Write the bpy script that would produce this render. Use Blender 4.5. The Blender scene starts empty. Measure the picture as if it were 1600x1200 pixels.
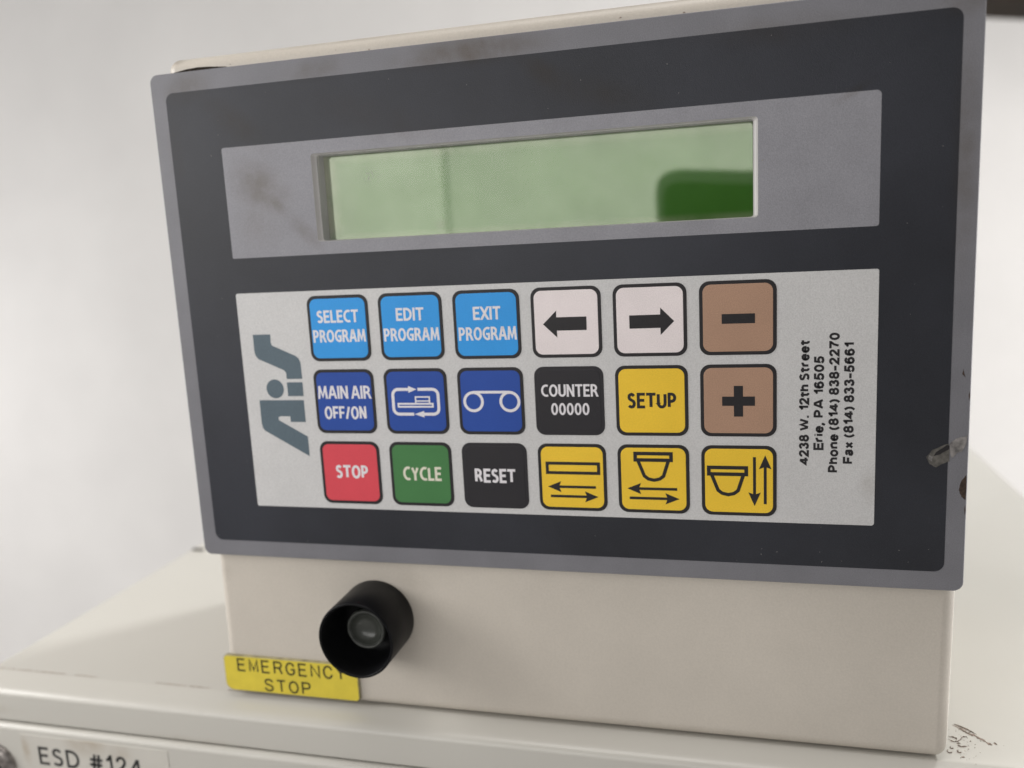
import bpy, bmesh, math, random
from mathutils import Matrix, Vector, noise
from mathutils.geometry import tessellate_polygon

scene = bpy.context.scene
COL = scene.collection
MM = 0.001

# ------------------------------------------------------------------ camera
# panel coordinates in millimetres: px to the right, py up, pz towards the viewer.
def W(x, y, z):
    return Vector((x * MM, -z * MM, y * MM))

cam_data = bpy.data.cameras.new("camera")
cam = bpy.data.objects.new("camera", cam_data)
COL.objects.link(cam)
right = Vector((0.96710396, -0.05143522, -0.24912717))
down = Vector((-0.00742457, -0.98463495, 0.17446746))
fwd = Vector((-0.25427309, -0.16687851, -0.95262624))
CAM = (137.697, 14.569, 255.838)
def D(v):
    return Vector((v[0], -v[2], v[1]))
r, u, b = D(right), -D(down), -D(fwd)
m = Matrix(((r.x, u.x, b.x), (r.y, u.y, b.y), (r.z, u.z, b.z))).to_4x4()
m.translation = W(*CAM)
cam.matrix_world = m
cam_data.sensor_width = 36
cam_data.lens = 1317.536 / 1600 * 36
cam_data.clip_start = 0.01
cam_data.clip_end = 50
cam_data.dof.use_dof = True
cam_data.dof.focus_distance = 0.250
cam_data.dof.aperture_fstop = 7.6
cam_data.dof.aperture_blades = 0
scene.camera = cam

# ------------------------------------------------------------------ world, lamps, exposure
world = bpy.data.worlds.new("World")
scene.world = world
world.use_nodes = True
bg = world.node_tree.nodes["Background"]
bg.inputs[0].default_value = (1.0, 0.975, 0.945, 1)
bg.inputs[1].default_value = 0.30

def area(name, loc, target, sx, sy, power, color):
    l = bpy.data.lights.new(name, 'AREA')
    l.shape = 'RECTANGLE'; l.size = sx * MM; l.size_y = sy * MM
    l.energy = power; l.color = color
    o = bpy.data.objects.new(name, l)
    COL.objects.link(o)
    o.location = W(*loc)
    d = W(*target) - W(*loc)
    o.rotation_euler = d.to_track_quat('-Z', 'Y').to_euler()
    return o
# two panes of a daylit window behind the photographer, a mullion between them
area("window_light_pane", (-649, 140, 700), (-649, 140, 0), 920, 330, 2.45, (1.0, 0.985, 0.965))
area("window_light_pane", (2.5, 105, 700), (2.5, 105, 0), 376, 240, 0.60, (1.0, 0.985, 0.965))
# lamp added on the left so the box front darkens rightwards
area("left_added_light", (-600, 170, 205), (60, -20, 0), 260, 300, 2.7, (1.0, 0.985, 0.965))
# daylight from a second window behind and to the right of the machine
area("side_window_light", (1300, 960, -1430), (60, -60, -60), 230, 230, 33.0, (0.98, 1.0, 0.985))
# off-frame lamps added at both ends to brighten the wall behind
area("wall_wash_light", (2500, -250, -500), (-200, -100, -1500), 900, 700, 40.0, (1.0, 0.985, 0.98))
area("wall_wash_light", (-2300, -250, -500), (0, -200, -1500), 900, 700, 9.5, (1.0, 0.985, 0.98))
# overhead lamp added to brighten the lid strip and upward edges
area("overhead_added_light", (100, 1250, 60), (60, -100, 0), 900, 500, 6.0, (1.0, 0.97, 0.94))

scene.view_settings.view_transform = 'Standard'
scene.view_settings.look = 'None'
scene.view_settings.exposure = 0.05
scene.view_settings.gamma = 1.0

# ------------------------------------------------------------------ materials
class NT:
    def __init__(s, mat):
        s.t = mat.node_tree; s.n = s.t.nodes; s.l = s.t.links
    def node(s, typ, **kw):
        n = s.n.new(typ)
        for k, v in kw.items(): setattr(n, k, v)
        return n
    def link(s, a, b): s.l.new(a, b)

def mapping(nt, loc=(0,0,0), rot=(0,0,0), scale=(1,1,1)):
    tc = nt.node('ShaderNodeTexCoord')
    mp = nt.node('ShaderNodeMapping', vector_type='TEXTURE')
    nt.link(tc.outputs['Object'], mp.inputs[0])
    mp.inputs['Location'].default_value = loc
    mp.inputs['Rotation'].default_value = rot
    mp.inputs['Scale'].default_value = scale
    return mp.outputs[0]

def mul(nt, a, b):
    n = nt.node('ShaderNodeMath', operation='MULTIPLY')
    for i, v in enumerate((a, b)):
        if isinstance(v, (int, float)): n.inputs[i].default_value = v
        else: nt.link(v, n.inputs[i])
    return n.outputs[0]
def mmax(nt, a, b):
    n = nt.node('ShaderNodeMath', operation='MAXIMUM')
    nt.link(a, n.inputs[0]); nt.link(b, n.inputs[1])
    return n.outputs[0]

def ntex(nt, scale, detail=3, rough=.55, vec=None, lo=0.35, hi=0.65):
    if vec is None:
        vec = nt.node('ShaderNodeTexCoord').outputs['Object']
    t = nt.node('ShaderNodeTexNoise')
    t.inputs['Scale'].default_value = scale
    t.inputs['Detail'].default_value = detail
    t.inputs['Roughness'].default_value = rough
    nt.link(vec, t.inputs['Vector'])
    mr = nt.node('ShaderNodeMapRange')
    mr.inputs[1].default_value = lo; mr.inputs[2].default_value = hi
    nt.link(t.outputs[0], mr.inputs[0])
    return mr.outputs[0]

def blob(nt, cx, cy, rx, ry, rot, strength, breakup=110):
    """soft elongated stain at panel position (cx, cy) mm, radii mm, rotated rot degrees, broken up by noise"""
    v = mapping(nt, (cx*MM, 0, cy*MM), (0, math.radians(-rot), 0), (rx*MM, 1, ry*MM))
    sep = nt.node('ShaderNodeSeparateXYZ'); nt.link(v, sep.inputs[0])
    com = nt.node('ShaderNodeCombineXYZ'); nt.link(sep.outputs[0], com.inputs[0]); nt.link(sep.outputs[2], com.inputs[2])
    ln = nt.node('ShaderNodeVectorMath', operation='LENGTH'); nt.link(com.outputs[0], ln.inputs[0])
    mr = nt.node('ShaderNodeMapRange', interpolation_type='SMOOTHSTEP')
    mr.inputs[1].default_value = 0.1; mr.inputs[2].default_value = 1.0
    mr.inputs[3].default_value = strength; mr.inputs[4].default_value = 0
    nt.link(ln.outputs['Value'], mr.inputs[0])
    return mul(nt, mr.outputs[0], ntex(nt, breakup, 5, .6, None, .22, .62))

def mixc(nt, fac, a, b):
    n = nt.node('ShaderNodeMix', data_type='RGBA')
    if isinstance(fac, (int, float)): n.inputs[0].default_value = fac
    else: nt.link(fac, n.inputs[0])
    for i, v in ((6, a), (7, b)):
        if isinstance(v, tuple): n.inputs[i].default_value = (*v, 1)
        else: nt.link(v, n.inputs[i])
    return n.outputs[2]

def material(name, color, rough=.5, spec=.5, metal=0, mottle=.04, mottle_scale=60, grain=0.0, grain_scale=3500,
             bump=0.0, bump_scale=900, stains=None, stain_color=(.16,.12,.085), bump_dist=0.0002, coat=0, rough_var=0.0):
    mt = bpy.data.materials.new(name); mt.use_nodes = True
    nt = NT(mt); p = nt.n['Principled BSDF']
    dark = tuple(c * (1 - 2 * mottle) for c in color)
    c = mixc(nt, ntex(nt, mottle_scale, 4), dark, color)
    if grain:
        gd = nt.node('ShaderNodeMix', data_type='RGBA', blend_type='MULTIPLY')
        gd.inputs[0].default_value = 1
        nt.link(c, gd.inputs[6])
        g = mixc(nt, ntex(nt, grain_scale, 1, .5, None, .3, .7), (1 - grain,)*3, (1 + grain,)*3)
        nt.link(g, gd.inputs[7]); c = gd.outputs[2]
    if stains:
        f = None
        for s in stains:
            bl = blob(nt, *s)
            f = bl if f is None else mmax(nt, f, bl)
        c = mixc(nt, f, c, stain_color)
    nt.link(c, p.inputs['Base Color'])
    p.inputs['Roughness'].default_value = rough
    if rough_var:
        rv = nt.node('ShaderNodeMapRange')
        rv.inputs[3].default_value = rough - rough_var; rv.inputs[4].default_value = rough + rough_var
        nt.link(ntex(nt, 45, 4), rv.inputs[0]); nt.link(rv.outputs[0], p.inputs['Roughness'])
    p.inputs['Metallic'].default_value = metal
    p.inputs['Specular IOR Level'].default_value = spec
    p.inputs['Coat Weight'].default_value = coat
    if bump:
        bn = nt.node('ShaderNodeBump'); bn.inputs['Strength'].default_value = bump
        bn.inputs['Distance'].default_value = bump_dist
        nt.link(ntex(nt, bump_scale, 2, .5, None, 0, 1), bn.inputs['Height'])
        nt.link(bn.outputs[0], p.inputs['Normal'])
    return mt

PANEL_STAINS = [(-9, 33, 12, 4, -55, .7), (-13, 36, 16, 11, -35, .6), (2, 21, 12, 4, -45, .4), (-15, 25, 12, 12, 0, .25),
                (62, 71.5, 34, 6, 2, .75), (10, 71, 16, 5, 5, .35), (-36, 70, 12, 7, 10, .5), (-43, 50, 4, 14, 0, .3), (-20, 57, 18, 7, -38, .5),
                (86, 62, 16, 5, -32, .7), (100, 56, 24, 6, -12, .35), (170, 50, 8, 2, 30, .3), (198, 30, 5, 45, 0, .4), (176, -62, 4, 7, 0, .5),
                (150, 68, 30, 6, 0, .3), (30, 55, 30, 9, -20, .25), (196, 70, 12, 6, 0, .35)]
M = {}
M['body'] = material('powder_coat_beige', (.61, .558, .49), .42, .5, mottle=.035, mottle_scale=25, grain=.03, grain_scale=1600, bump=.25, bump_scale=1100,
                     stains=[(-44, 79, 9, 2.2, 8, .6), (-36, 81, 9, 1.5, 4, .7), (30, -100, 9, 6, -20, .18), (20, 79.5, 40, 1, 0, .25), (100, 80, 60, 1, 0, .3),
                             (-44, -100, 4, 5, 0, .12), (120, -146, 60, 3, 0, .12)], stain_color=(.2, .16, .12))
M['border'] = material('overlay_grey', (.205, .203, .222), .42, .33, mottle=.05, grain=.10, bump=.35, bump_scale=2600, stains=PANEL_STAINS, stain_color=(.095, .075, .055))
M['dark'] = material('overlay_charcoal', (.032, .034, .044), .42, .36, mottle=.2, mottle_scale=13, grain=.12, bump=.35, bump_scale=2600, stains=PANEL_STAINS, stain_color=(.021, .015, .010))
M['screen'] = material('overlay_light_grey', (.285, .282, .308), .42, .33, mottle=.05, grain=.10, bump=.35, bump_scale=2600, stains=PANEL_STAINS, stain_color=(.13, .11, .09))
M['silver'] = material('overlay_silver', (.62, .612, .61), .42, .33, mottle=.02, grain=.08, grain_scale=2600, bump=.35, bump_scale=2600,
                       stains=[(176, -62, 4, 7, 0, .3), (168, -75, 12, 4, 20, .1), (-30, -60, 10, 6, 0, .1)], stain_color=(.3, .26, .22))
def ink(name, c, grain=.08):
    return material(name, c, .42, .33, mottle=.03, grain=grain, bump=.3, bump_scale=2600)
M['ink_black'] = ink('ink_black', (.022, .020, .022))
M['key_sky'] = ink('key_sky_blue', (.035, .33, .80))
M['key_navy'] = ink('key_navy_blue', (.022, .075, .36))
M['key_red'] = ink('key_red', (.72, .075, .10))
M['key_green'] = ink('key_green', (.065, .21, .07))
M['key_black'] = ink('key_black', (.026, .024, .028))
M['key_white'] = ink('key_white', (.85, .77, .77))
M['key_brown'] = ink('key_brown', (.44, .27, .185), .12)
M['key_yellow'] = ink('key_yellow', (.92, .60, .045))
M['ink_white'] = ink('ink_white', (.80, .77, .80))
M['ink_cream'] = ink('ink_cream', (.76, .73, .60))
M['emblem'] = ink('emblem_slate', (.105, .145, .175))
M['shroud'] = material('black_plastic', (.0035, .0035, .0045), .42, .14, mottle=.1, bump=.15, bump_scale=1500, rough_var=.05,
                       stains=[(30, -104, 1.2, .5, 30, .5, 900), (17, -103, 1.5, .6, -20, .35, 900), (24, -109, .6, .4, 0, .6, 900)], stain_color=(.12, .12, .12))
M['shroud_inside'] = material('black_plastic_inside', (.003, .003, .004), .5, .3, mottle=.1)
M['button'] = material('dark_button_plastic', (.075, .08, .07), .24, .6, mottle=.1)
M['button_rim'] = material('worn_button_rim', (.085, .09, .08), .42, .6, mottle=.25, mottle_scale=400)
M['label_yellow'] = material('engraving_yellow', (.76, .61, .06), .35, .5, mottle=.06, mottle_scale=90, grain=.04)
M['label_edge'] = material('engraving_edge', (.40, .35, .18), .5, .4, mottle=.2, mottle_scale=500)
M['engraved'] = material('engraved_olive', (.050, .046, .018), .6, .3, mottle=.2, mottle_scale=500)
M['base'] = material('machine_paint_white', (.555, .535, .49), .30, .5, mottle=.012, mottle_scale=9, bump=.05, bump_scale=500, rough_var=.02, coat=.1,
                     stains=[(-60, -164, 30, 2, 0, .25), (-150, -160, 20, 3, 0, .2)], stain_color=(.36, .31, .24))
M['base_gap'] = material('joint_shadow_gap', (.10, .09, .075), .8, .2)
M['tape'] = material('label_tape', (.585, .56, .51), .38, .5, mottle=.03, grain=.03,
                     stains=[(-107, -169, 13, 8, 0, .55, 120), (-136, -175, 3, 9, 5, .5, 200), (-92, -172, 8, 6, 0, .3, 200)], stain_color=(.34, .26, .17))
M['tape_ink'] = material('label_tape_ink', (.018, .018, .018), .5, .4)
M['steel'] = material('screw_steel', (.36, .33, .31), .34, .5, metal=.8, mottle=.25, mottle_scale=500, bump=.2, bump_scale=2000)
M['steel_dark'] = material('screw_socket', (.01, .01, .01), .7, .3)
M['rust'] = material('brown_stain', (.075, .05, .037), .7, .3, mottle=.3, mottle_scale=900)
M['dark_brown'] = material('dark_brown_matte', (.035, .026, .018), .8, .2, mottle=.3, mottle_scale=800)  # painted shade of the lifted gap; also colours the hinge pin
M['debris'] = material('brown_dirt', (.48, .385, .33), .85, .2, mottle=.35, mottle_scale=900)
M['dust'] = material('thin_dust', (.50, .43, .37), .9, .2, mottle=.2, mottle_scale=700)
M['wall'] = material('painted_wall', (.84, .825, .81), .6, .3, mottle=.035, mottle_scale=3.0, bump=.15, bump_scale=120)
M['wood'] = material('dark_wood', (.022, .013, .006), .7, .15, mottle=.3, mottle_scale=30)
M['case'] = material('phone_case_grey', (.22, .22, .22), .5, .3)
M['phone'] = material('phone_shell', (.01, .01, .011), .5, .3)
M['tear'] = material('torn_film', (.15, .14, .125), .45, .5, mottle=.3, mottle_scale=500, bump=.3, bump_scale=900)
M['tear_pale'] = material('torn_film_pale', (.30, .28, .27), .4, .5, mottle=.3, mottle_scale=500, bump=.3, bump_scale=900)
M['bezel'] = material('window_bezel', (.46, .445, .435), .35, .5, mottle=.05)
M['cavity'] = material('window_cavity', (.45, .44, .43), .5, .3)

def glass_material():
    mt = bpy.data.materials.new('clear_window'); mt.use_nodes = True
    nt = NT(mt); nt.n.remove(nt.n['Principled BSDF'])
    tr = nt.node('ShaderNodeBsdfTransparent'); gl = nt.node('ShaderNodeBsdfGlossy')
    gl.inputs['Roughness'].default_value = 0.03
    mx = nt.node('ShaderNodeMixShader')
    mr = nt.node('ShaderNodeMapRange'); mr.inputs[3].default_value = .016; mr.inputs[4].default_value = .026
    nt.link(ntex(nt, 70, 5, .6), mr.inputs[0]); nt.link(mr.outputs[0], mx.inputs[0])
    nt.link(tr.outputs[0], mx.inputs[1]); nt.link(gl.outputs[0], mx.inputs[2])
    nt.link(mx.outputs[0], nt.n['Material Output'].inputs[0])
    return mt
M['glass'] = glass_material()

def lcd_material():
    mt = bpy.data.materials.new('display_green'); mt.use_nodes = True
    nt = NT(mt); p = nt.n['Principled BSDF']
    c = mixc(nt, ntex(nt, 40, 3), (.030, .115, .008), (.037, .135, .011))
    f = blob(nt, 24, 38, 6, 4, 0, .9, 900)
    c = mixc(nt, mul(nt, f, ntex(nt, 1300, 1, .5, None, .50, .58)), c, (.008, .03, .005))
    f2 = mmax(nt, blob(nt, 47, 43, 2.2, 4, 0, .6, 200), blob(nt, 47, 21, 3, 3, 0, .4, 200))
    c = mixc(nt, f2, c, (.03, .05, .004))
    # pale unlit margin of the glass along its left, top and lower edges
    sep = nt.node('ShaderNodeSeparateXYZ'); nt.link(nt.node('ShaderNodeTexCoord').outputs['Object'], sep.inputs[0])
    def edge(sock, a, b2):
        e = nt.node('ShaderNodeMapRange', interpolation_type='SMOOTHSTEP')
        e.inputs[1].default_value = a*MM; e.inputs[2].default_value = b2*MM
        e.inputs[3].default_value = 1; e.inputs[4].default_value = 0
        nt.link(sock, e.inputs[0]); return e.outputs[0]
    f3 = mmax(nt, mmax(nt, edge(sep.outputs[0], 7.5, 14), mul(nt, edge(sep.outputs[2], 17.9, 20.5), .35)), mul(nt, edge(sep.outputs[2], 45, 41.5), .45))
    f3 = mul(nt, mul(nt, f3, .8), ntex(nt, 120, 4, .6, None, .1, .5))
    c = mixc(nt, f3, c, (.34, .34, .24))
    nt.link(c, p.inputs['Base Color'])
    p.inputs['Roughness'].default_value = .3
    p.inputs['Specular IOR Level'].default_value = .1
    # reflective polariser under the display glass
    gl = nt.node('ShaderNodeBsdfGlossy'); gl.inputs['Roughness'].default_value = .035
    gl.inputs['Color'].default_value = (.91, 1, .77, 1)
    mx = nt.node('ShaderNodeMixShader')
    mr = nt.node('ShaderNodeMapRange'); mr.inputs[3].default_value = .098; mr.inputs[4].default_value = .114
    nt.link(ntex(nt, 60, 5, .6), mr.inputs[0]); nt.link(mr.outputs[0], mx.inputs[0])
    nt.link(p.outputs[0], mx.inputs[1]); nt.link(gl.outputs[0], mx.inputs[2])
    nt.link(mx.outputs[0], nt.n['Material Output'].inputs[0])
    return mt
M['lcd'] = lcd_material()

# ------------------------------------------------------------------ mesh helpers
def finish(name, bm, mat, parent=None, smooth=False, weighted=False):
    bmesh.ops.recalc_face_normals(bm, faces=bm.faces)
    me = bpy.data.meshes.new(name); bm.to_mesh(me); bm.free()
    if smooth:
        for p in me.polygons: p.use_smooth = True
    mats = mat if isinstance(mat, (list, tuple)) else [mat]
    for q in mats: me.materials.append(M[q])
    o = bpy.data.objects.new(name, me); COL.objects.link(o)
    if parent is not None: o.parent = parent
    if weighted:
        w = o.modifiers.new('normals', 'WEIGHTED_NORMAL'); w.keep_sharp = True
    return o

def empty(name, label, cat, group=None):
    o = bpy.data.objects.new(name, None); COL.objects.link(o)
    o.empty_display_size = .01
    o['label'] = label; o['category'] = cat
    if group: o['group'] = group
    return o

def rrect(x0, x1, y0, y1, r, n=6):
    """counter-clockwise rounded rectangle; r may be one radius or (bl, br, tr, tl)"""
    if isinstance(r, (int, float)): r = (r,)*4
    out = []
    for (cx, cy, a0, rr) in ((x0+r[0], y0+r[0], 180, r[0]), (x1-r[1], y0+r[1], 270, r[1]),
                             (x1-r[2], y1-r[2], 0, r[2]), (x0+r[3], y1-r[3], 90, r[3])):
        for k in range(n+1):
            a = math.radians(a0 + 90*k/n)
            out.append((cx + rr*math.cos(a), cy + rr*math.sin(a)))
    return out

def clean(pts):
    out = []
    for p in pts:
        if not out or math.hypot(p[0]-out[-1][0], p[1]-out[-1][1]) > 1e-4: out.append(p)
    if math.hypot(out[0][0]-out[-1][0], out[0][1]-out[-1][1]) < 1e-4: out.pop()
    return out

def slab(bm, outline, z0, z1, holes=(), ch=0.0, inset=None, bottom=False, mi=0, side_mi=None):
    """extruded outline with holes; optional chamfered rim using an inset outline of equal length"""
    side_mi = mi if side_mi is None else side_mi
    loops = []
    outer = clean(outline) if inset is None else list(outline)
    top_outer = outer if inset is None else list(inset)
    def ring(pts, z): return [bm.verts.new(W(x, y, z)) for x, y in pts]
    def bridge(a, b2, k):
        for i in range(len(a)):
            j = (i+1) % len(a)
            try:
                f = bm.faces.new((a[i], a[j], b2[j], b2[i])); f.material_index = k
            except ValueError: pass
    low = ring(outer, z0)
    if inset is None:
        top = ring(outer, z1); bridge(low, top, side_mi)
    else:
        mid = ring(outer, z1 - ch); bridge(low, mid, side_mi)
        top = ring(top_outer, z1); bridge(mid, top, side_mi)
    polys = [[Vector((p[0], p[1], 0)) for p in top_outer]]; verts = list(top)
    lows = list(low)
    for h in holes:
        h = clean(h)
        hl = ring(h, z0); ht = ring(h, z1); bridge(hl, ht, side_mi)
        polys.append([Vector((p[0], p[1], 0)) for p in h]); verts += ht; lows += hl
    for t in tessellate_polygon(polys):
        try:
            f = bm.faces.new([verts[i] for i in t]); f.material_index = mi
        except ValueError: pass
        if bottom:
            try: bm.faces.new([lows[i] for i in reversed(t)])
            except ValueError: pass

def plate(name, outline, z0, z1, mat, parent, holes=(), **kw):
    bm = bmesh.new(); slab(bm, outline, z0, z1, holes, **kw)
    return finish(name, bm, mat, parent)

def rplate(name, x0, x1, y0, y1, r, z0, z1, mat, parent, holes=(), ch=.3, **kw):
    bm = bmesh.new()
    if isinstance(r, (int, float)): r = (r,)*4
    ri = tuple(max(q-ch, .02) for q in r)
    slab(bm, rrect(x0, x1, y0, y1, r), z0, z1, holes, ch=ch, inset=rrect(x0+ch, x1-ch, y0+ch, y1-ch, ri), **kw)
    return finish(name, bm, mat, parent)

def ribbon(bm, pts, w, z0, z1, closed=False, widths=None, cut=None, xf=None):
    """mitred stroke along a polyline"""
    n = len(pts); L = []; R = []
    for i in range(n):
        p = Vector(pts[i])
        ww = (widths[i] if widths else w) / 2
        a = Vector(pts[i-1]) if (i > 0 or closed) else None
        c = Vector(pts[(i+1) % n]) if (i < n-1 or closed) else None
        d1 = (p-a).normalized() if a is not None else None
        d2 = (c-p).normalized() if c is not None else None
        if d1 is None: d1 = d2
        if d2 is None: d2 = d1
        n1 = Vector((-d1.y, d1.x)); n2 = Vector((-d2.y, d2.x))
        mn = (n1+n2)
        if mn.length < 1e-6: mn = n1
        mn.normalize()
        s = min(ww / max(mn.dot(n1), .35), ww*2.0)
        l_, r_ = p + mn*s, p - mn*s
        if cut is not None and not closed and i in (0, n-1) and abs(d1.y) > .3:
            # letter ends on the base line or cap line are cut level and reach the full height
            yy = p.y - ww if abs(p.y-cut[0]) < 1e-6 else (p.y + ww if abs(p.y-cut[1]) < 1e-6 else None)
            if yy is not None:
                l_ = l_ + d1*((yy-l_.y)/d1.y); r_ = r_ + d1*((yy-r_.y)/d1.y)
        elif cut is not None and not closed and i in (0, n-1) and abs(d1.y) < 1e-6:
            e_ = d1*(ww*(1 if i else -1)*.9); l_ = l_ + e_; r_ = r_ + e_
        L.append(l_); R.append(r_)
    if xf: L = [Vector(xf(v.x, v.y)) for v in L]; R = [Vector(xf(v.x, v.y)) for v in R]
    def vs(q, z): return [bm.verts.new(W(v.x, v.y, z)) for v in q]
    lt, rt, lb, rb = vs(L, z1), vs(R, z1), vs(L, z0), vs(R, z0)
    for i in range(n if closed else n-1):
        j = (i+1) % n
        bm.faces.new((lt[i], rt[i], rt[j], lt[j]))
        bm.faces.new((lt[i], lt[j], lb[j], lb[i]))
        bm.faces.new((rt[i], rb[i], rb[j], rt[j]))
    if not closed:
        bm.faces.new((lt[0], lb[0], rb[0], rt[0])); bm.faces.new((lt[-1], rt[-1], rb[-1], lb[-1]))

def arc(cx, cy, rx, ry, a0, a1, n=14):
    return [(cx + rx*math.cos(math.radians(a0+(a1-a0)*k/n)), cy + ry*math.sin(math.radians(a0+(a1-a0)*k/n))) for k in range(n+1)]

def bowl(x, y0, y1, r, side=1):
    """right-hand bowl of D, P, R, B from the stem at x, between y1 (top) and y0"""
    h = (y1-y0)/2
    return arc(x, y0+h, r, h, 90, -90, 10)
# centre lines of a plain sans serif; every glyph: (width, strokes), cap height 1
F = {
 'A': (.66, [[(0,0),(.27,1),(.39,1),(.66,0)], [(.12,.30),(.54,.30)]]),
 'C': (.56, [arc(.44,.5,.44,.5,64,296,16)]),
 'D': (.62, [[(0,0),(0,1)], [(0,1),(.2,1)] + arc(.2,.5,.42,.5,90,-90,12)[1:] + [(0,0)]]),
 'E': (.46, [[(.46,1),(0,1),(0,0),(.46,0)], [(0,.52),(.40,.52)]]),
 'F': (.44, [[(.44,1),(0,1),(0,0)], [(0,.50),(.38,.50)]]),
 'G': (.62, [arc(.46,.5,.46,.5,60,275,16) + [(.60,.06),(.60,.46),(.40,.46)]]),
 'I': (.0, [[(0,0),(0,1)]]),
 'L': (.42, [[(0,1),(0,0),(.42,0)]]),
 'M': (.80, [[(0,0),(.09,1)], [(.11,1),(.40,.12),(.69,1)], [(.71,1),(.80,0)]]),
 'N': (.60, [[(0,0),(0,1)], [(.04,1),(.56,0)], [(.60,0),(.60,1)]]),
 'O': (.70, [arc(.35,.5,.35,.5,0,360,28)[:-1] + ['c']]),
 'P': (.50, [[(0,0),(0,1)], [(0,1),(.2,1)] + arc(.2,.72,.28,.28,90,-90,10)[1:] + [(0,.44)]]),
 'R': (.56, [[(0,0),(0,1)], [(0,1),(.2,1)] + arc(.2,.74,.27,.26,90,-90,10)[1:] + [(0,.48)], [(.22,.48),(.40,.36),(.56,0)]]),
 'S': (.48, [[(.45,.86),(.36,.95),(.26,1),(.15,.97),(.05,.90),(.02,.76),(.06,.64),(.16,.57),(.30,.50),(.42,.42),(.47,.29),(.45,.14),(.36,.03),(.22,0),(.10,.03),(0,.10)]]),
 'T': (.58, [[(0,1),(.58,1)], [(.29,1),(.29,0)]]),
 'U': (.58, [[(0,1),(0,.3)] + arc(.29,.3,.29,.3,180,360,12) + [(.58,1)]]),
 'W': (.95, [[(0,1),(.22,0)], [(.25,0),(.475,.9),(.70,0)], [(.73,0),(.95,1)]]),
 'X': (.60, [[(0,1),(.60,0)], [(.60,1),(0,0)]]),
 'Y': (.60, [[(0,1),(.30,.44),(.60,1)], [(.30,.5),(.30,0)]]),
 '/': (.36, [[(0,-.05),(.36,1.05)]]),
 '#': (.55, [[(.12,0),(.24,1)], [(.36,0),(.48,1)], [(.02,.66),(.60,.66)], [(-.02,.33),(.55,.33)]]),
 '(': (.16, [arc(.42,.40,.42,.72,125,235,8)]),
 ')': (.16, [arc(-.26,.40,.42,.72,55,-55,8)]),
 '-': (.26, [[(0,.36),(.26,.36)]]),
 '.': (.0, [[(0,-.10),(0,.12)]]),
 ',': (.0, [[(0,.12),(0,-.10),(-.10,-.28)]]),
 '0': (.46, [arc(.23,.5,.23,.5,0,360,24)[:-1] + ['c']]),
 '1': (.26, [[(0,.72),(.12,.80),(.24,1),(.26,1),(.26,0)]]),
 '2': (.46, [[(.02,.70),(.03,.84),(.12,.96),(.24,1),(.37,.95),(.44,.80),(.42,.62),(.30,.42),(.12,.20),(.02,.0),(.46,0)]]),
 '3': (.44, [[(.02,.76),(.06,.92),(.20,1),(.34,.95),(.40,.78),(.34,.60),(.18,.53)], [(.18,.53),(.36,.48),(.44,.28),(.38,.08),(.22,0),(.06,.06),(0,.26)]]),
 '4': (.50, [[(.38,0),(.38,1)], [(.36,.98),(0,.28),(.52,.28)]]),
 '5': (.46, [[(.42,1),(.10,1),(.04,.50),(.16,.60),(.30,.60),(.42,.48),(.45,.30),(.38,.08),(.20,0),(.06,.06),(0,.22)]]),
 '6': (.46, [[(.43,.80),(.36,.95),(.24,1),(.10,.92),(.02,.70),(0,.42),(.05,.12),(.22,0),(.38,.08),(.46,.30),(.38,.54),(.24,.62),(.10,.54),(.02,.36)]]),
 '7': (.46, [[(0,1),(.46,1),(.46,.96),(.26,.55),(.14,0)]]),
 '8': (.46, [arc(.23,.76,.19,.24,0,360,18)[:-1] + ['c'], arc(.23,.27,.23,.27,0,360,18)[:-1] + ['c']]),
 'a': (.42, [[(.03,.56),(.10,.70),(.24,.73),(.37,.68),(.39,.50),(.39,.10),(.43,0)], [(.39,.42),(.20,.37),(.03,.28),(.02,.10),(.12,0),(.28,.03),(.39,.16)]]),
 'e': (.44, [[(.02,.39),(.44,.39),(.42,.58),(.30,.72),(.16,.72),(.03,.56),(0,.36),(.04,.14),(.18,0),(.32,.02),(.43,.18)]]),
 'h': (.42, [[(0,0),(0,1)], [(0,.50),(.10,.68),(.26,.73),(.40,.62),(.42,.48),(.42,0)]]),
 'i': (.0, [[(0,0),(0,.73)], [(0,.88),(0,1.0)]]),
 'n': (.42, [[(0,0),(0,.73)], [(0,.50),(.10,.68),(.26,.73),(.40,.62),(.42,.48),(.42,0)]]),
 'o': (.46, [arc(.23,.365,.23,.365,0,360,20)[:-1] + ['c']]),
 'r': (.26, [[(0,0),(0,.73)], [(0,.46),(.08,.66),(.18,.73),(.28,.71)]]),
 't': (.26, [[(.11,.95),(.11,.12),(.18,0),(.28,.01)], [(0,.71),(.26,.71)]]),
 'x': (.42, [[(0,.73),(.42,0)], [(.42,.73),(0,0)]]),
}
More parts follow.
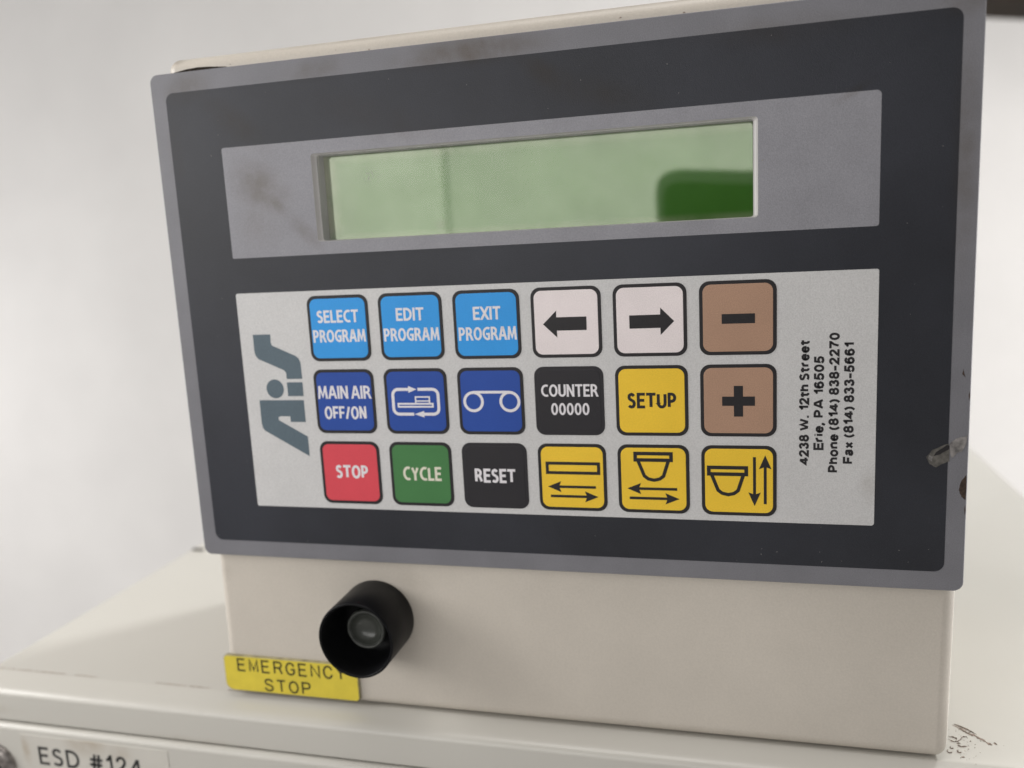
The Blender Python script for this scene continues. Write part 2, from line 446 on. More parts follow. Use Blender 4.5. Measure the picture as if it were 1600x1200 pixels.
def font_bm(bm, text, x0, x1, y0, y1, z, w=.7, rot=0, gap=.085, height=.03, space=.26, jit=.012):
    """lettering of stroke width w (mm) fitted to x0..x1 (along the line) and cap height y0..y1; rot 90 reads upwards"""
    base_, cap = (y0, y1)
    h = cap - base_ - w                       # centre line height
    adv = 0; items = []
    for q, ch in enumerate(text):
        if ch == ' ': adv += space; continue
        wd, st = F[ch]
        items.append((adv, q, st)); adv += wd + gap + (.10 if ch in '.,' else 0)
        items[-1] = (items[-1][0], q, st, adv - gap)
    units = adv - gap
    ns = sum(1 for c in text if c != ' ')
    # every glyph is drawn on its centre line, so each advance also carries one stroke width
    sc = ((x1 - x0) - ns*w) / (units if units > 0 else 1)
    k = 0
    for it in items:
        off = x0 + it[0]*sc + w/2 + k*w; k += 1
        for si, s_ in enumerate(it[2]):
            closed = s_[-1] == 'c'
            pts = [(off + px*sc, base_ + w/2 + py*h) for px, py in (s_[:-1] if closed else s_)]
            ribbon(bm, pts, w, z, z + height + jit*(si % 3), closed, cut=(base_+w/2, cap-w/2), xf=(lambda a, c: (-c, a)) if rot == 90 else None)

def lathe(name, prof, cx, cy, mat, parent, seg=72, smooth=True, close=False):
    bm = bmesh.new(); rings = []
    for rr, z in prof:
        if rr < 1e-5: rings.append([bm.verts.new(W(cx, cy, z))])
        else: rings.append([bm.verts.new(W(cx+rr*math.cos(2*math.pi*k/seg), cy+rr*math.sin(2*math.pi*k/seg), z)) for k in range(seg)])
    for a, c in zip(rings, rings[1:]):
        for k in range(seg):
            j = (k+1) % seg
            if len(a) == 1 and len(c) == 1: continue
            if len(a) == 1: bm.faces.new((a[0], c[j], c[k]))
            elif len(c) == 1: bm.faces.new((a[k], a[j], c[0]))
            else: bm.faces.new((a[k], a[j], c[j], c[k]))
    return finish(name, bm, mat, parent, smooth=smooth)

def box_bm(x0, x1, y0, y1, z0, z1, bev=0, seg=5):
    bm = bmesh.new()
    v = [bm.verts.new(W(x, y, z)) for x in (x0, x1) for y in (y0, y1) for z in (z0, z1)]
    for f in ((0,1,3,2), (4,6,7,5), (0,4,5,1), (2,3,7,6), (0,2,6,4), (1,5,7,3)):
        bm.faces.new([v[i] for i in f])
    bmesh.ops.recalc_face_normals(bm, faces=bm.faces)
    if bev:
        bmesh.ops.bevel(bm, geom=bm.edges[:], offset=bev*MM, segments=seg, profile=.5, affect='EDGES')
    return bm

# ------------------------------------------------------------------ the room
bm = bmesh.new()
v = [bm.verts.new(W(x, y, -1500)) for x, y in ((-3600, -1100), (3600, -1100), (3600, 2300), (-3600, 2300))]
bm.faces.new(v)
o = finish('wall', bm, 'wall'); o['kind'] = 'structure'
bm = bmesh.new()
v = [bm.verts.new(W(x, -1100, z)) for x, z in ((-3600, -1500), (-3600, 2200), (3600, 2200), (3600, -1500))]
bm.faces.new(v)
o = finish('floor', bm, 'wall'); o['kind'] = 'structure'

shelf = empty('wall_shelf', 'dark brown shelf edge on the white wall at the top right corner', 'shelf')
shelf.location = W(1000, 390, -1480)
def keep(o, par):
    """child built in world coordinates under a moved empty"""
    o.parent = par; o.matrix_parent_inverse = Matrix.Translation(-par.location)
    return o
bm = box_bm(528, 1500, 0, 36, -1498, -1290, 3, 2)
bmesh.ops.rotate(bm, verts=bm.verts, cent=W(528, 0, -1390), matrix=Matrix.Rotation(math.radians(9), 3, 'Y'))
bmesh.ops.translate(bm, verts=bm.verts, vec=W(0, 369, 0))
keep(finish('shelf_board', bm, 'wood'), shelf)

# ------------------------------------------------------------------ machine base
TOPY = -149.0
base = empty('machine_cabinet', 'off-white painted machine cabinet that the control box stands on', 'machine')
base.location = W(70, -700, -230)
def prism_x(name, prof, x0, x1, mat, parent, smooth_to=None):
    """profile of (z, y) extruded along x"""
    bm = bmesh.new()
    A = [bm.verts.new(W(x0, y, z)) for z, y in prof]; B = [bm.verts.new(W(x1, y, z)) for z, y in prof]
    n = len(prof)
    for i in range(n):
        j = (i+1) % n
        bm.faces.new((A[i], A[j], B[j], B[i]))
    bm.faces.new(A[::-1]); bm.faces.new(B)
    bmesh.ops.recalc_face_normals(bm, faces=bm.faces)
    me_o = finish(name, bm, mat); capped = set()
    for p in me_o.data.polygons: p.use_smooth = len(p.vertices) == 4
    for p in me_o.data.polygons:
        if len(p.vertices) > 4:
            for ek in p.edge_keys: capped.add(ek)
    for e in me_o.data.edges:
        if tuple(sorted(e.vertices)) in capped: e.use_edge_sharp = True
    w = me_o.modifiers.new('normals', 'WEIGHTED_NORMAL'); w.keep_sharp = True
    keep(me_o, parent)
    return me_o
prof = [(-480, TOPY-16), (-480, TOPY), (-4.2, TOPY), (-3.4, TOPY+.05), (-2.6, TOPY-.1), (-1.8, TOPY-.5), (3.4, TOPY-2.1), (4.6, TOPY-2.5), (5.9, TOPY-3.2), (6.7, TOPY-4.1), (7, TOPY-5.2), (7, TOPY-15.2), (6.7, TOPY-15.6), (0, TOPY-15.8)]
prism_x('lid', prof, -161, 302, 'base', base)
prism_x('joint_gap', [(-470, TOPY-14), (3.5, TOPY-14), (3.5, TOPY-18), (-470, TOPY-18)], -159, 300, 'base_gap', base)
ang = [math.radians(a) for a in range(90, -1, -15)]
prof = [(-474, -165.3)] + [(7.0 + 2.2*math.cos(a), -167.5 + 2.2*math.sin(a)) for a in ang] + [(9.2, -700), (-474, -700)]
prism_x('front_panel', prof, -160, 301, 'base', base)
keep(rplate('label_tape', -138.2, -70.0, -186, -168.2, .6, 9.2, 9.38, 'tape', None, ch=.1), base)
tape = [c for c in base.children if c.name == 'label_tape'][0]
bm = bmesh.new(); font_bm(bm, 'ESD #124', -130.2, -82.4, -180.6, -172.9, 9.40, 1.15, gap=.2, space=.42)
t_ = finish('lettering', bm, 'tape_ink'); t_.parent = tape
def socket_screw(cx, cy, z, parent, rr=6.6, turn=0.3):
    s = lathe('screw', [(rr, z), (rr, z+.8), (rr*.97, z+1.4), (rr*.86, z+2.3), (rr*.7, z+2.9), (rr*.69, z+2.9)], cx, cy, 'steel', None, 48)
    keep(s, parent)
    bm = bmesh.new()
    hexo = [(cx+rr*.55*math.cos(turn+k*math.pi/3), cy+rr*.55*math.sin(turn+k*math.pi/3)) for k in range(6)]
    slab(bm, hexo, z+.5, z+2.2)
    so = finish('socket', bm, 'steel_dark'); so.parent = s
    bm = bmesh.new()
    circ = [(cx+rr*.70*math.cos(2*math.pi*k/48), cy+rr*.70*math.sin(2*math.pi*k/48)) for k in range(48)]
    slab(bm, circ, z+1.2, z+2.95, holes=[hexo])
    f = finish('screw_face', bm, 'steel'); f.parent = s
    return s
socket_screw(-151.6, -183.2, 9.2, base, 9.2, .15)
# grime line where lid top and front strip meet
random.seed(4)
bm = bmesh.new()
x = -160.0
while x < -47:
    L = random.uniform(3, 9); 
    if random.random() < .8:
        pts = [(x + L*k/5, -149) for k in range(6)]
        A = []; B = []
        for k, (px, py) in enumerate(pts):
            wd = random.uniform(.12, .42); zc = -4.2 + .25*noise.noise(Vector((px*.2, 3, 0)))
            A.append(bm.verts.new(W(px, TOPY+.06, zc-wd))); B.append(bm.verts.new(W(px, TOPY+.10, zc+wd)))
        for k in range(5): bm.faces.new((A[k], A[k+1], B[k+1], B[k]))
    x += L + random.uniform(-.5, 1.5)
g = finish('grime_line', bm, 'dust'); g['kind'] = 'stuff'; keep(g, base)
# small dark hinge pin on the left edge of the lid
bm = box_bm(-160.5, -153.5, TOPY-.3, TOPY+1.0, -140.0, -138.6, .4, 2)
keep(finish('hinge_pin', bm, 'dark_brown'), base)

# ------------------------------------------------------------------ dirt on the lid
dirt = [[(206.08,-23.96),(208.0,-21.96),(209.76,-19.53),(211.53,-18.6),(213.3,-16.4),(214.98,-13.81)]]
bm = bmesh.new(); random.seed(11)
def flake_ribbon(pts, wmid, zjit=.3, sub=6, h=.35):
    P = []
    for a, c in zip(pts, pts[1:]):
        for k in range(sub):
            t = k/sub; P.append((a[0]+(c[0]-a[0])*t, a[1]+(c[1]-a[1])*t))
    P.append(pts[-1]); n = len(P); A = []; B = []; T = []
    for i, p in enumerate(P):
        q = P[min(i+1, n-1)]; o_ = P[max(i-1, 0)]
        d = Vector((q[0]-o_[0], q[1]-o_[1])); d.normalize(); nn = Vector((-d.y, d.x))
        ta = min(1, 3*min(i, n-1-i)/n + .15)
        w1 = wmid*ta*random.uniform(.4, 1.5); w2 = wmid*ta*random.uniform(.4, 1.5)
        A.append(bm.verts.new(W(p[0]+nn.x*w1, TOPY+.05, p[1]+nn.y*w1)))
        B.append(bm.verts.new(W(p[0]-nn.x*w2, TOPY+.05, p[1]-nn.y*w2)))
        T.append(bm.verts.new(W(p[0]+random.uniform(-.1,.1), TOPY+.05+h*ta*random.uniform(.4,1.2), p[1]+random.uniform(-.1,.1))))
    for i in range(n-1):
        bm.faces.new((A[i], A[i+1], T[i+1], T[i])); bm.faces.new((T[i], T[i+1], B[i+1], B[i]))
flake_ribbon(dirt[0], .62, h=.2)
flake_ribbon([(206.6,-24.6),(209.0,-22.6),(211.6,-20.4)], .16, sub=5)
flake_ribbon([(209.9,-20.0),(211.0,-20.8),(212.2,-19.3)], .22, sub=5)
flake_ribbon([(214.0,-15.4),(215.3,-14.0)], .6, sub=5)
flake_ribbon([(216.0,-15.4),(216.9,-14.5)], .3, sub=4)
flake_ribbon([(203.0,-15.2),(204.2,-14.0),(205.6,-14.3),(206.6,-15.6),(207.6,-17.2),(208.8,-17.4),(209.0,-16.6)], .12, sub=5)
flake_ribbon([(203.4,-16.6),(204.6,-16.7),(205.6,-15.8),(205.3,-14.8)], .10, sub=5)
flake_ribbon([(204.8,-12.2),(206.0,-11.5),(207.9,-12.1)], .11, sub=5)
flake_ribbon([(205.0,-13.2),(206.2,-13.4)], .10, sub=5)
for c in ((204.8,-8.9,.8), (201.9,-8.4,.9), (203.0,-10.6,.6)):
    flake_ribbon([(c[0]+c[2]*math.cos(a)*.8, c[1]+c[2]*math.sin(a)) for a in [k*.75 for k in range(7)]], .10, sub=3)
flake_ribbon([(204.5,-5.8),(205.6,-6.0)], .22, sub=4)
flake_ribbon([(209.2,-15.3),(209.6,-14.9)], .25, sub=4)
for k in range(60):
    x = 203 + abs(random.gauss(0, 5)); z = -12 + random.gauss(0, 5)
    if x - 203 + abs(z+14) > 16: continue
    s = random.uniform(.05, .16)
    flake_ribbon([(x, z), (x+s*random.uniform(1, 3), z+s*random.uniform(-2, 2))], s, sub=2, h=.12)
d = finish('dirt', bm, 'debris'); d['kind'] = 'stuff'; d['label'] = 'brown dirt flakes and curled fibres on the lid beside the lower right corner of the control box'; d['category'] = 'dirt'

# ------------------------------------------------------------------ control box
box = empty('control_box', 'beige machine control box with grey keypad overlay, green display and eighteen coloured keys', 'control panel')
box.location = W(76, TOPY, -64)
def kid(o): return keep(o, box)
def sub(o, par):
    o.parent = par; return o      # the part sits at the world origin, so its piece needs no offset

LCDH = rrect(6.2, 144.8, 17.7, 45.6, 1.0)
bm = box_bm(-48.2, 200.3, TOPY+.5, 80.2, -127, -2, 4.2, 7)
# the front sheet is cut out behind the display window
front = max((f for f in bm.faces if -f.calc_center_median().y > -.0021), key=lambda f: f.calc_area())
fv = list(front.verts); bmesh.ops.delete(bm, geom=[front], context='FACES_ONLY')
hole = [bm.verts.new(W(x, y, -2)) for x, y in rrect(5.4, 145.6, 17.0, 46.4, .5, 1)]
allv = fv + hole
for t in tessellate_polygon([[Vector((q.co.x, q.co.z, 0)) for q in fv], [Vector((q.co.x, q.co.z, 0)) for q in hole]]):
    bm.faces.new([allv[i] for i in t])
for q in bm.verts: q.co.x += .0029*(q.co.z+.149)/.229      # the overlay is stuck on slightly askew
kid(finish('housing', bm, 'body', None, smooth=True, weighted=True))

X0, X1, Y0, Y1 = -50.3, 201.8, -92.6, 75.1
PA = rplate('overlay_plate', X0, X1, Y0, Y1, 2.8, -1.98, 0, 'border', None, holes=[LCDH], ch=.22); kid(PA)
kid(plate('charcoal_field', rrect(-44.9, 196.5, -86.8, 68.8, 2.8), .0, .05, 'dark', None, holes=[LCDH]))
kid(plate('display_surround', rrect(-25.9, 177.0, 13.5, 49.8, (.5, .8, 1.3, .7)), .05, .10, 'screen', None, holes=[LCDH]))
kid(plate('keypad_field', rrect(-26.3, 177.3, -73.4, 1.7, (.6, .8, .6, .8)), .05, .10, 'silver', None))

# display window: bezel step, clear pane, cavity, display
bm = bmesh.new()
steps = [(0, .10), (.10, .02), (.35, -.25), (1.1, -.9), (1.5, -1.0)]
rings = []
for ins, z in steps:
    rings.append([bm.verts.new(W(x, y, z)) for x, y in rrect(6.2+ins, 144.8-ins*.8, 17.7+ins*.15, 45.6-ins*.35, .9)])
for a, c in zip(rings, rings[1:]):
    for i in range(len(a)):
        j = (i+1) % len(a); bm.faces.new((a[i], a[j], c[j], c[i]))
disp = finish('window_bezel', bm, 'bezel', smooth=True); kid(disp)
ix0, ix1, iy0, iy1 = 7.7, 143.6, 17.93, 45.07
bm = bmesh.new(); slab(bm, rrect(ix0-.6, ix1+.6, iy0-.1, iy1+.3, .6), -1.12, -1.02)
# single sheet pane
bm.free(); bm = bmesh.new()
f = bm.faces.new([bm.verts.new(W(x, y, -1.02)) for x, y in clean(rrect(ix0-.3, ix1+.3, iy0-.1, iy1+.2, .6))])
kid(finish('display_window', bm, 'glass'))
bm = bmesh.new()
ZL = -5.6
a = [bm.verts.new(W(x, y, -1.1)) for x, y in ((ix0, iy0), (ix1, iy0), (ix1, iy1), (ix0, iy1))]
c = [bm.verts.new(W(x, y, ZL-1)) for x, y in ((ix0, iy0), (ix1, iy0), (ix1, iy1), (ix0, iy1))]
for i in range(4):
    j = (i+1) % 4; bm.faces.new((a[i], a[j], c[j], c[i]))
kid(finish('display_cavity', bm, 'cavity'))
bm = bmesh.new(); slab(bm, rrect(ix0+.05, ix1-.05, iy0+.05, iy1-.05, .2), ZL-.8, ZL)
kid(finish('display', bm, 'lcd'))

# keys ---------------------------------------------------------------
PXX, PYY, KW = 25.59, 24.78, 22.0
def key(i, j, face, label):
    x, y = i*PXX, -j*PYY
    outer = 'key_black' if face == 'key_black' else 'ink_black'
    k = rplate('key', x, x+KW, y-KW, y, 3.0, .10, .24, outer, None, ch=.10)
    kid(k); k['label'] = label
    t = 1.05
    f = rplate('key_face', x+t, x+KW-t, y-KW+t, y-t, 2.3, .235, .30, face, None, ch=.06)
    sub(f, k)
    return k
def legend(k, i, j, mat, fn):
    bm = bmesh.new(); fn(bm, i*PXX, -j*PYY)
    sub(finish('legend', bm, mat), k)
LZ = .30
def words(*items):
    def fn(bm, ox, oy):
        for t, x0, x1, y0, y1, w in items:
            font_bm(bm, t, ox+x0, ox+x1, oy+y0, oy+y1, LZ, w)
    return fn
def poly(pts, zz=0):
    def fn(bm, ox, oy):
        slab(bm, [(ox+a, oy+c) for a, c in pts], LZ, LZ+.03+zz)
    return fn
def many(*fns):
    def fn(bm, ox, oy):
        for f in fns: f(bm, ox, oy)
    return fn
def stroke(pts, w, zz=0, closed=False):
    def fn(bm, ox, oy):
        ribbon(bm, [(ox+a, oy+c) for a, c in pts], w, LZ, LZ+.03+zz, closed)
    return fn
B_ = .74
k = key(0,0,'key_sky','sky blue SELECT PROGRAM key'); legend(k,0,0,'ink_white', words(('SELECT',3.4,18.4,-9.1,-4.9,B_),('PROGRAM',1.5,20.5,-15.6,-11.4,.70)))
k = key(1,0,'key_sky','sky blue EDIT PROGRAM key'); legend(k,1,0,'ink_white', words(('EDIT',6.1,15.7,-9.1,-4.9,B_),('PROGRAM',1.4,20.6,-15.7,-11.45,.70)))
k = key(2,0,'key_sky','sky blue EXIT PROGRAM key'); legend(k,2,0,'ink_white', words(('EXIT',6.7,15.8,-9.5,-5.3,B_),('PROGRAM',1.6,20.7,-16.0,-11.75,.70)))
k = key(3,0,'key_white','white key with black arrow to the left'); legend(k,3,0,'ink_black', poly([(3.7,-11.45),(8.0,-7.3),(7.95,-9.35),(17.4,-9.35),(17.35,-13.5),(8.02,-13.5),(8.05,-15.65)]))
k = key(4,0,'key_white','white key with black arrow to the right'); legend(k,4,0,'ink_black', poly([(18.25,-11.45),(14.2,-15.55),(14.15,-13.4),(4.9,-13.45),(4.88,-9.42),(14.15,-9.38),(14.2,-7.3)]))
k = key(5,0,'key_brown','brown key with black minus sign'); legend(k,5,0,'ink_black', poly([(6.45,-12.67),(15.9,-12.67),(15.9,-9.8),(6.45,-9.8)]))
k = key(0,1,'key_navy','dark blue MAIN AIR OFF/ON key'); legend(k,0,1,'ink_white', words(('MAIN AIR',1.3,20.7,-10.0,-5.6,B_),('OFF/ON',3.2,18.5,-17.1,-12.6,B_)))

# loop key
sw = 1.0
def loop_legend(bm, ox, oy):
    top, bot, l, r_, rad = -6.95, -15.27, 2.9, 18.75, 1.9
    p1 = [(9.98, bot), (l+rad, bot)] + arc(l+rad, bot+rad, rad, rad, 270, 180, 6)[1:] + arc(l+rad, top-rad, rad, rad, 180, 90, 6) + [(8.8, top)]
    p2 = [(11.75, top), (r_-rad, top)] + arc(r_-rad, top-rad, rad, rad, 90, 0, 6)[1:] + arc(r_-rad, bot+rad, rad, rad, 0, -90, 6) + [(13.4, bot)]
    stroke(clean(p1), sw)(bm, ox, oy); stroke(clean(p2), sw)(bm, ox, oy)
    poly([(11.35, top), (8.5, top+1.15), (8.5, top-1.15)], .012)(bm, ox, oy)
    poly([(10.2, bot), (13.55, bot-1.1), (13.55, bot+1.1)], .012)(bm, ox, oy)
    stroke([(4.68,-11.78),(16.7,-11.78),(16.7,-12.78),(4.68,-12.78)], .6, .006, True)(bm, ox, oy)
    stroke([(10.85,-11.6),(10.85,-9.5),(15.65,-9.5),(15.65,-11.6)], .5, .012)(bm, ox, oy)
    stroke([(10.7,-10.85),(15.8,-10.85)], .42, .018)(bm, ox, oy)
k = key(1,1,'key_navy','dark blue key with looping arrows symbol'); legend(k,1,1,'ink_white', loop_legend)
def reels(bm, ox, oy):
    for cx in (5.15, 17.3):
        stroke(arc(cx, -11.12, 3.0, 3.0, 0, 360, 40)[:-1], .92, 0, True)(bm, ox, oy)
    stroke([(5.15,-8.02),(17.3,-8.02)], .85, .008)(bm, ox, oy)
k = key(2,1,'key_navy','dark blue key with two linked circles'); legend(k,2,1,'ink_white', reels)
k = key(3,1,'key_black','black COUNTER 00000 key'); legend(k,3,1,'ink_white', words(('COUNTER',2.1,20.2,-9.6,-5.65,.66),('00000',5.1,17.3,-15.5,-11.6,.64)))
k = key(4,1,'key_yellow','yellow SETUP key'); legend(k,4,1,'ink_black', words(('SETUP',3.6,18.5,-13.35,-8.45,.92)))
k = key(5,1,'key_brown','brown key with black plus sign'); legend(k,5,1,'ink_black', poly([(9.75,-15.85),(12.4,-15.85),(12.4,-12.56),(15.82,-12.56),(15.82,-9.74),(12.4,-9.74),(12.4,-6.5),(9.75,-6.5),(9.75,-9.74),(6.35,-9.74),(6.35,-12.56),(9.75,-12.56)]))
k = key(0,2,'key_red','red STOP key'); legend(k,0,2,'ink_white', words(('STOP',5.4,17.4,-13.0,-8.3,.86)))
k = key(1,2,'key_green','green CYCLE key'); legend(k,1,2,'ink_cream', words(('CYCLE',4.5,18.1,-13.2,-8.4,.84)))
k = key(2,2,'key_black','black RESET key'); legend(k,2,2,'ink_white', words(('RESET',4.1,17.9,-13.4,-8.65,.86)))
def arrow(tail, tip, w=.86, hl=4.3, hw=1.8, notch=.7, zz=.012):
    tx, ty = tail; px, py = tip
    d = Vector((px-tx, py-ty)); L = d.length; d.normalize(); n = Vector((-d.y, d.x)); p = Vector(tip)
    a = p - d*hl + n*hw; b2 = p - d*(hl-notch); c2 = p - d*hl - n*hw
    e = p - d*(hl-notch-.3)
    return many(stroke([tail, (e.x, e.y)], w), poly([(p.x,p.y),(a.x,a.y),(b2.x,b2.y),(c2.x,c2.y)], zz))
k = key(3,2,'key_yellow','yellow key with bar over two sideways arrows')
legend(k,3,2,'ink_black', many(stroke([(2.95,-6.42),(19.5,-6.42),(19.5,-9.53),(2.95,-9.53)], 1.0, 0, True), arrow((18.45,-14.15),(2.95,-14.15)), arrow((3.72,-17.3),(19.15,-17.3))))
def cup(dx, dy):
    return many(stroke([(5.5+dx,-2.85+dy),(16.5+dx,-2.85+dy),(16.5+dx,-4.9+dy),(5.5+dx,-4.9+dy)], 1.12, .006, True),
                stroke([(6.4+dx,-5.3+dy),(8.2+dx,-10.0+dy),(9.4+dx,-10.95+dy),(11.2+dx,-11.35+dy),(12.9+dx,-10.95+dy),(14.1+dx,-10.0+dy),(15.6+dx,-5.3+dy)], 1.06))
k = key(4,2,'key_yellow','yellow key with cup over two sideways arrows')
legend(k,4,2,'ink_black', many(cup(0,0), arrow((18.2,-14.15),(2.8,-14.15)), arrow((3.46,-17.25),(18.85,-17.25))))
k = key(5,2,'key_yellow','yellow key with cup beside two upright arrows')
legend(k,5,2,'ink_black', many(cup(-3.3,-4.05), arrow((15.6,-3.5),(15.6,-18.8)), arrow((18.7,-18.1),(18.7,-2.9))))

# emblem -------------------------------------------------------------
bm = bmesh.new()
slab(bm, [(-21.35,-12.45),(-14.7,-12.45),(-14.8,-15.3),(-14.45,-16.3),(-5.9,-20.0),(-4.9,-20.9),(-4.3,-22.3),(-4.2,-27.9),(-10.05,-27.9),(-10.1,-25.7),(-10.8,-24.85),(-20.2,-20.85),(-21.1,-19.6),(-21.4,-17.9)], .10, .14)
slab(bm, arc(-14.85,-31.3,3.3,3.3,0,360,36)[:-1], .10, .14)
slab(bm, [(-10.15,-29.05),(-4.25,-29.05),(-4.3,-33.87),(-10.15,-33.87)], .10, .14)
slab(bm, [(-21.35,-35.25),(-4.38,-35.25),(-4.38,-42.93),(-10.1,-42.93),(-10.1,-40.92),(-13.8,-40.92),(-14.7,-41.35),(-14.5,-42.35),(-4.15,-48.0),(-4.1,-55.0),(-20.2,-46.15),(-21.1,-45.1),(-21.4,-43.3)], .10, .14)
kid(finish('emblem', bm, 'emblem'))

# address ------------------------------------------------------------
bm = bmesh.new()
for t, cx0, cx1, y0, y1 in (('4238 W. 12th Street', 156.2, 159.05, -55.3, -18.0), ('Erie, PA 16505', 160.25, 163.1, -50.7, -22.7),
                            ('Phone (814) 838-2270', 164.35, 167.2, -57.4, -16.0), ('Fax (814) 833-5661', 168.45, 171.3, -54.7, -18.9)):
    font_bm(bm, t, y0, y1, -cx1, -cx0, .10, .66, rot=90, gap=.07, space=.30)
kid(finish('address_lettering', bm, 'ink_black'))

# scuffs on the overlay ----------------------------------------------
def ragged(name, pts, z0, z1, mat, seed, jit=.25, sub_=3):
    random.seed(seed); P = []
    for i in range(len(pts)):
        a, c = pts[i], pts[(i+1) % len(pts)]
        for k in range(sub_):
            t = k/sub_; P.append((a[0]+(c[0]-a[0])*t+random.uniform(-jit, jit), a[1]+(c[1]-a[1])*t+random.uniform(-jit, jit)))
    bm = bmesh.new(); slab(bm, P, z0, z1)
    return finish(name, bm, mat)
kid(ragged('torn_patch', [(191.8,-54.4),(190.9,-52.5),(192.2,-50.3),(196.2,-48.5),(196.7,-48.6),(196.8,-53.6),(193.4,-55.3)], .05, .10, 'tear', 3, .12))
kid(ragged('torn_patch', [(196.8,-48.4),(198.6,-46.9),(201.2,-45.8),(201.3,-47.2),(200.0,-50.4),(197.2,-52.8)], .05, .11, 'tear_pale', 5, .25))
kid(ragged('torn_patch', [(191.3,-53.0),(191.7,-51.8),(192.5,-52.3),(192.3,-53.6)], .05, .14, 'tear_pale', 6, .12))
kid(ragged('torn_patch', [(192.66,-52.0),(193.4,-50.9),(196.2,-48.7),(196.7,-49.0),(196.6,-50.1),(194.5,-51.4)], .05, .15, 'ink_black', 7, .08))
kid(ragged('brown_stain', [(201.5,-57.6),(200.9,-58.1),(200.3,-59.2),(199.85,-60.6),(199.7,-62),(200,-63.2),(200.6,-64.2),(201.2,-64.8),(201.55,-64.9)], .005, .03, 'rust', 8, .1))
kid(ragged('brown_stain', [(201.5,-66.3),(201.2,-67.8),(201.5,-69.5),(201.6,-68)], .005, .03, 'rust', 9, .04))
kid(ragged('brown_stain', [(201.55,-33),(201.2,-34.4),(201.4,-36),(201.6,-35)], .005, .03, 'rust', 10, .04))
kid(ragged('brown_stain', [(199.6,-27.0),(199.4,-28.5),(200.3,-29.4),(199.9,-28.2)], .005, .03, 'rust', 12, .04))
# dark mesh sliver painting the shade in the gap where the overlay lifts
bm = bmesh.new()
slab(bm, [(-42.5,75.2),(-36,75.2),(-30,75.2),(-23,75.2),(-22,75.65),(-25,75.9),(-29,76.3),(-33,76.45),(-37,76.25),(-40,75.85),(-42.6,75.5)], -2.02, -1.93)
kid(finish('lifted_gap_shade', bm, 'dark_brown'))
random.seed(21)
for k in range(14):
    x = random.choice((random.uniform(-40, -20), random.uniform(-20, 190)))
    y = 75.2 + abs(random.gauss(0, .8)); s = random.uniform(.12, .4)
    kid(ragged('grime_fleck', [(x-s, y-s*.5), (x+s, y-s*.4), (x+s*.7, y+s*.5), (x-s*.6, y+s*.4)], -2.0, -1.93, 'debris', 40+k, .08, 2))
# tiny nicks
for k, (x, y, s) in enumerate(((146, 33.5, .28), (95, 60, .18), (60, 62, .15), (35, 66, .15), (120, 62, .2), (138.9, 22.3, .2))):
    if k == 5: continue
    kid(ragged('paint_nick', [(x-s, y-s*.5), (x+s, y-s), (x+s*.5, y+s)], .05 if k else .10, .08 if k else .13, 'tear_pale', 60+k, .05, 2))

# dust specks and fine scratches on the overlay
random.seed(77); bm = bmesh.new()
for k in range(90):
    x = random.uniform(-49, 200); y = random.uniform(-90, 74)
    if 5 < x < 146 and 16 < y < 47: continue
    if -1 < x < 151 and -73 < y < 1.5: continue
    z = .055 if not (-26.3 < x < 177.3 and (-73.5 < y < 2 or 13 < y < 50)) else .105
    s_ = random.uniform(.04, .11); a = random.uniform(0, 6.28); e = random.uniform(1, 3)
    dx, dy = math.cos(a)*s_*e, math.sin(a)*s_*e
    slab(bm, [(x-dx, y-dy), (x+dy/e*.8, y-dx/e*.8), (x+dx, y+dy), (x-dy/e*.8, y+dx/e*.8)], z-.004, z+.02)
q_ = finish('dust_specks', bm, 'tear_pale'); q_['kind'] = 'stuff'; kid(q_)

# emergency stop shroud ---------------------------------------------
EX, EY = 15.6, -113.5
sh = lathe('stop_button_shroud', [(13.2, -2.1), (13.45, -1.8), (13.4, 16.6), (13.3, 17.0), (13.05, 17.25), (12.75, 17.3), (12.5, 17.1), (12.35, 16.8)], EX, EY, 'shroud', None, 96); kid(sh)
sub(lathe('shroud_bore', [(12.35, 16.8), (12.2, 16.0), (12.1, .4), (8.5, -.4), (0, -.4)], EX, EY, 'shroud_inside', None, 96), sh)
st = lathe('stop_button', [(6.9, -.4), (6.9, 6.6), (7.0, 7.4), (7.0, 7.9)], EX, EY, 'button', None, 64); kid(st)
sub(lathe('button_rim', [(7.0, 7.9), (6.95, 8.5), (6.7, 8.9), (6.35, 8.95), (6.0, 8.7), (5.7, 8.2)], EX, EY, 'button_rim', None, 64), st)
sub(lathe('button_dish', [(5.7, 8.2), (5.3, 7.4), (4.5, 6.5), (3.3, 5.8), (1.8, 5.4), (0, 5.3)], EX, EY, 'button', None, 64), st)

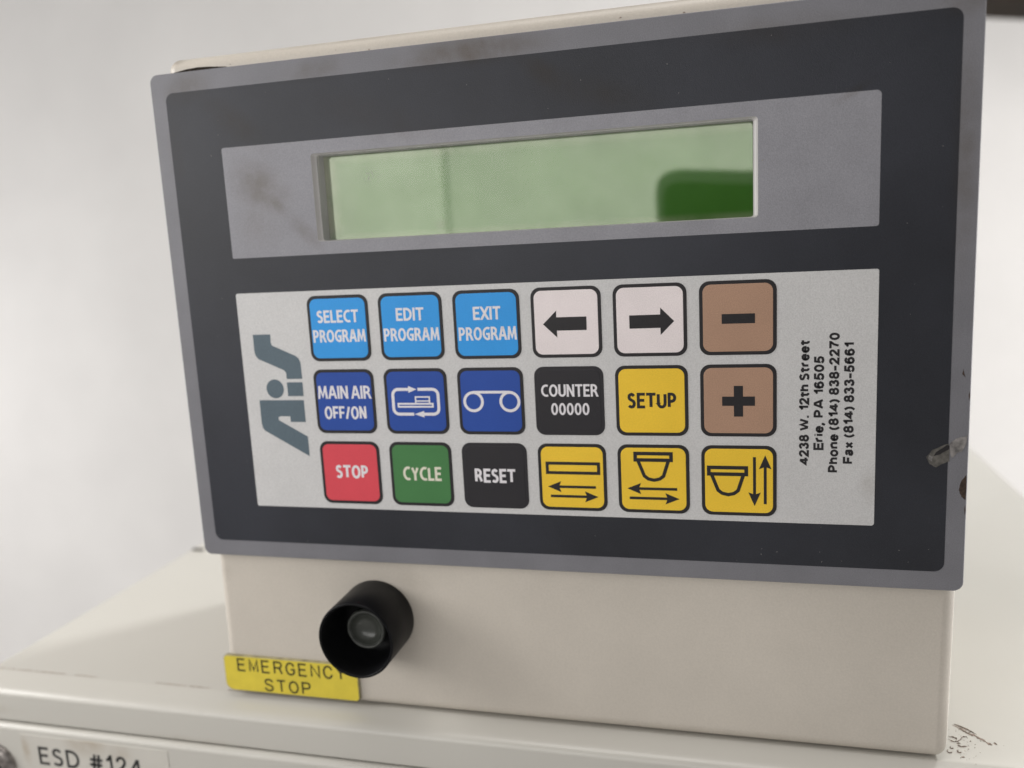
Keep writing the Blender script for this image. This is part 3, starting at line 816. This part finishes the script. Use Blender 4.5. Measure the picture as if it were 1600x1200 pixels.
# emergency stop plate ------------------------------------------------
pl_out = rrect(-48.6, 6.3, -146.7, -132.5, (3.2, 1.5, .4, 1.8))
pl_in = rrect(-48.6+.5, 6.3-.35, -146.7+.35, -132.5-.35, (2.9, 1.3, .3, 1.5))
bm = bmesh.new(); slab(bm, pl_out, -2.05, -.8, ch=.35, inset=pl_in, side_mi=1)
pl = finish('label_plate', bm, ['label_yellow', 'label_edge']); kid(pl)
SW = .72
def G(ch):
    """single-stroke engraved capitals in a 1 x 1 cell"""
    return {
     'E': [[(.9,1),(.08,1),(.08,0),(.92,0)], [(.08,.52),(.82,.52)]],
     'M': [[(.05,0),(.05,1),(.5,.12),(.95,1),(.95,0)]],
     'R': [[(.08,0),(.08,1),(.62,1),(.82,.95),(.92,.78),(.82,.58),(.62,.5),(.08,.5)], [(.55,.5),(.72,.38),(.92,0)]],
     'G': [[(.92,.72),(.82,.9),(.6,1),(.42,1),(.2,.9),(.05,.65),(.05,.35),(.2,.1),(.42,0),(.62,0),(.82,.08),(.94,.22),(.94,.45),(.55,.45)]],
     'N': [[(.06,0),(.06,1),(.94,0),(.94,1)]],
     'C': [[(.94,.7),(.8,.92),(.6,1),(.42,1),(.2,.9),(.05,.65),(.05,.35),(.2,.1),(.42,0),(.62,0),(.82,.1),(.95,.3)]],
     'Y': [[(.03,1),(.5,.5),(.97,1)], [(.5,.5),(.5,0)]],
     'S': [[(.92,.78),(.8,.94),(.6,1),(.38,1),(.18,.93),(.1,.76),(.2,.6),(.5,.52),(.8,.44),(.93,.26),(.84,.08),(.62,0),(.36,0),(.16,.07),(.05,.24)]],
     'T': [[(.03,1),(.97,1)], [(.5,1),(.5,0)]],
     'O': [arc(.5,.5,.47,.5,0,360,18)[:-1]],
     'P': [[(.1,0),(.1,1),(.62,1),(.84,.94),(.93,.75),(.84,.56),(.62,.48),(.1,.48)]],
    }[ch]
bm = bmesh.new()
def engrave(text, x0, pitch, w, y0, h):
    n = 0
    for q, ch in enumerate(text):
        for s in G(ch):
            pts = [(x0+q*pitch+a*w, y0+c*h) for a, c in s]
            ribbon(bm, pts, SW, -.8, -.785+.006*n, closed=(ch == 'O')); n = (n+1) % 2
engrave('EMERGENCY', -42.7, 5.06, 3.5, -138.35, 4.5)
engrave('STOP', -32.0, 5.1, 3.6, -145.5, 4.35)
sub(finish('lettering', bm, 'engraved'), pl)

# ------------------------------------------------------------------ the phone that takes the picture (mirrored in the display)
ph = empty('phone', 'dark phone behind the camera, mirrored as a dark shape in the green display', 'phone')
ph.location = W(165, 8, 262)
def phone_pt(a, c2, dz):
    # a, c2 in the plane of the panel; the slab stands parallel to it, 3 mm behind the lens
    return W(a, c2, CAM[2] + 3 + dz)
tl, tr, br, bl = (92.5, 52.8), (250, 38.5), (243, -41), (96, -34)
bm = bmesh.new()
def quad_round(q, rad, n=6):
    out = []
    for i in range(4):
        p = Vector(q[i]); a = (Vector(q[i-1])-p).normalized(); c2 = (Vector(q[(i+1) % 4])-p).normalized()
        s = p + a*rad; e = p + c2*rad
        for k in range(n+1):
            t = k/n; out.append(tuple((1-t)**2*s + 2*t*(1-t)*p + t*t*e))
    return out
out = quad_round((bl, br, tr, tl), 17)
A = [bm.verts.new(phone_pt(x, y, 0)) for x, y in out]; B = [bm.verts.new(phone_pt(x, y, 8.5)) for x, y in out]
bm.faces.new(A); bm.faces.new(B[::-1])
for i in range(len(A)):
    j = (i+1) % len(A); bm.faces.new((A[i], A[j], B[j], B[i]))
keep(finish('phone_shell', bm, 'phone'), ph)
inn = quad_round(((bl[0]+4.5, bl[1]+4.5), (br[0]-4.5, br[1]+4.5), (tr[0]-4.5, tr[1]-7.5), (tl[0]+4.0, tl[1]-7.5)), 13)
bm = bmesh.new()
ra = [bm.verts.new(phone_pt(x, y, -.8)) for x, y in out]; rb = [bm.verts.new(phone_pt(x, y, -.3)) for x, y in inn]
for i in range(len(ra)):
    j = (i+1) % len(ra); bm.faces.new((ra[i], ra[j], rb[j], rb[i]))
keep(finish('phone_case_rim', bm, 'case'), ph)
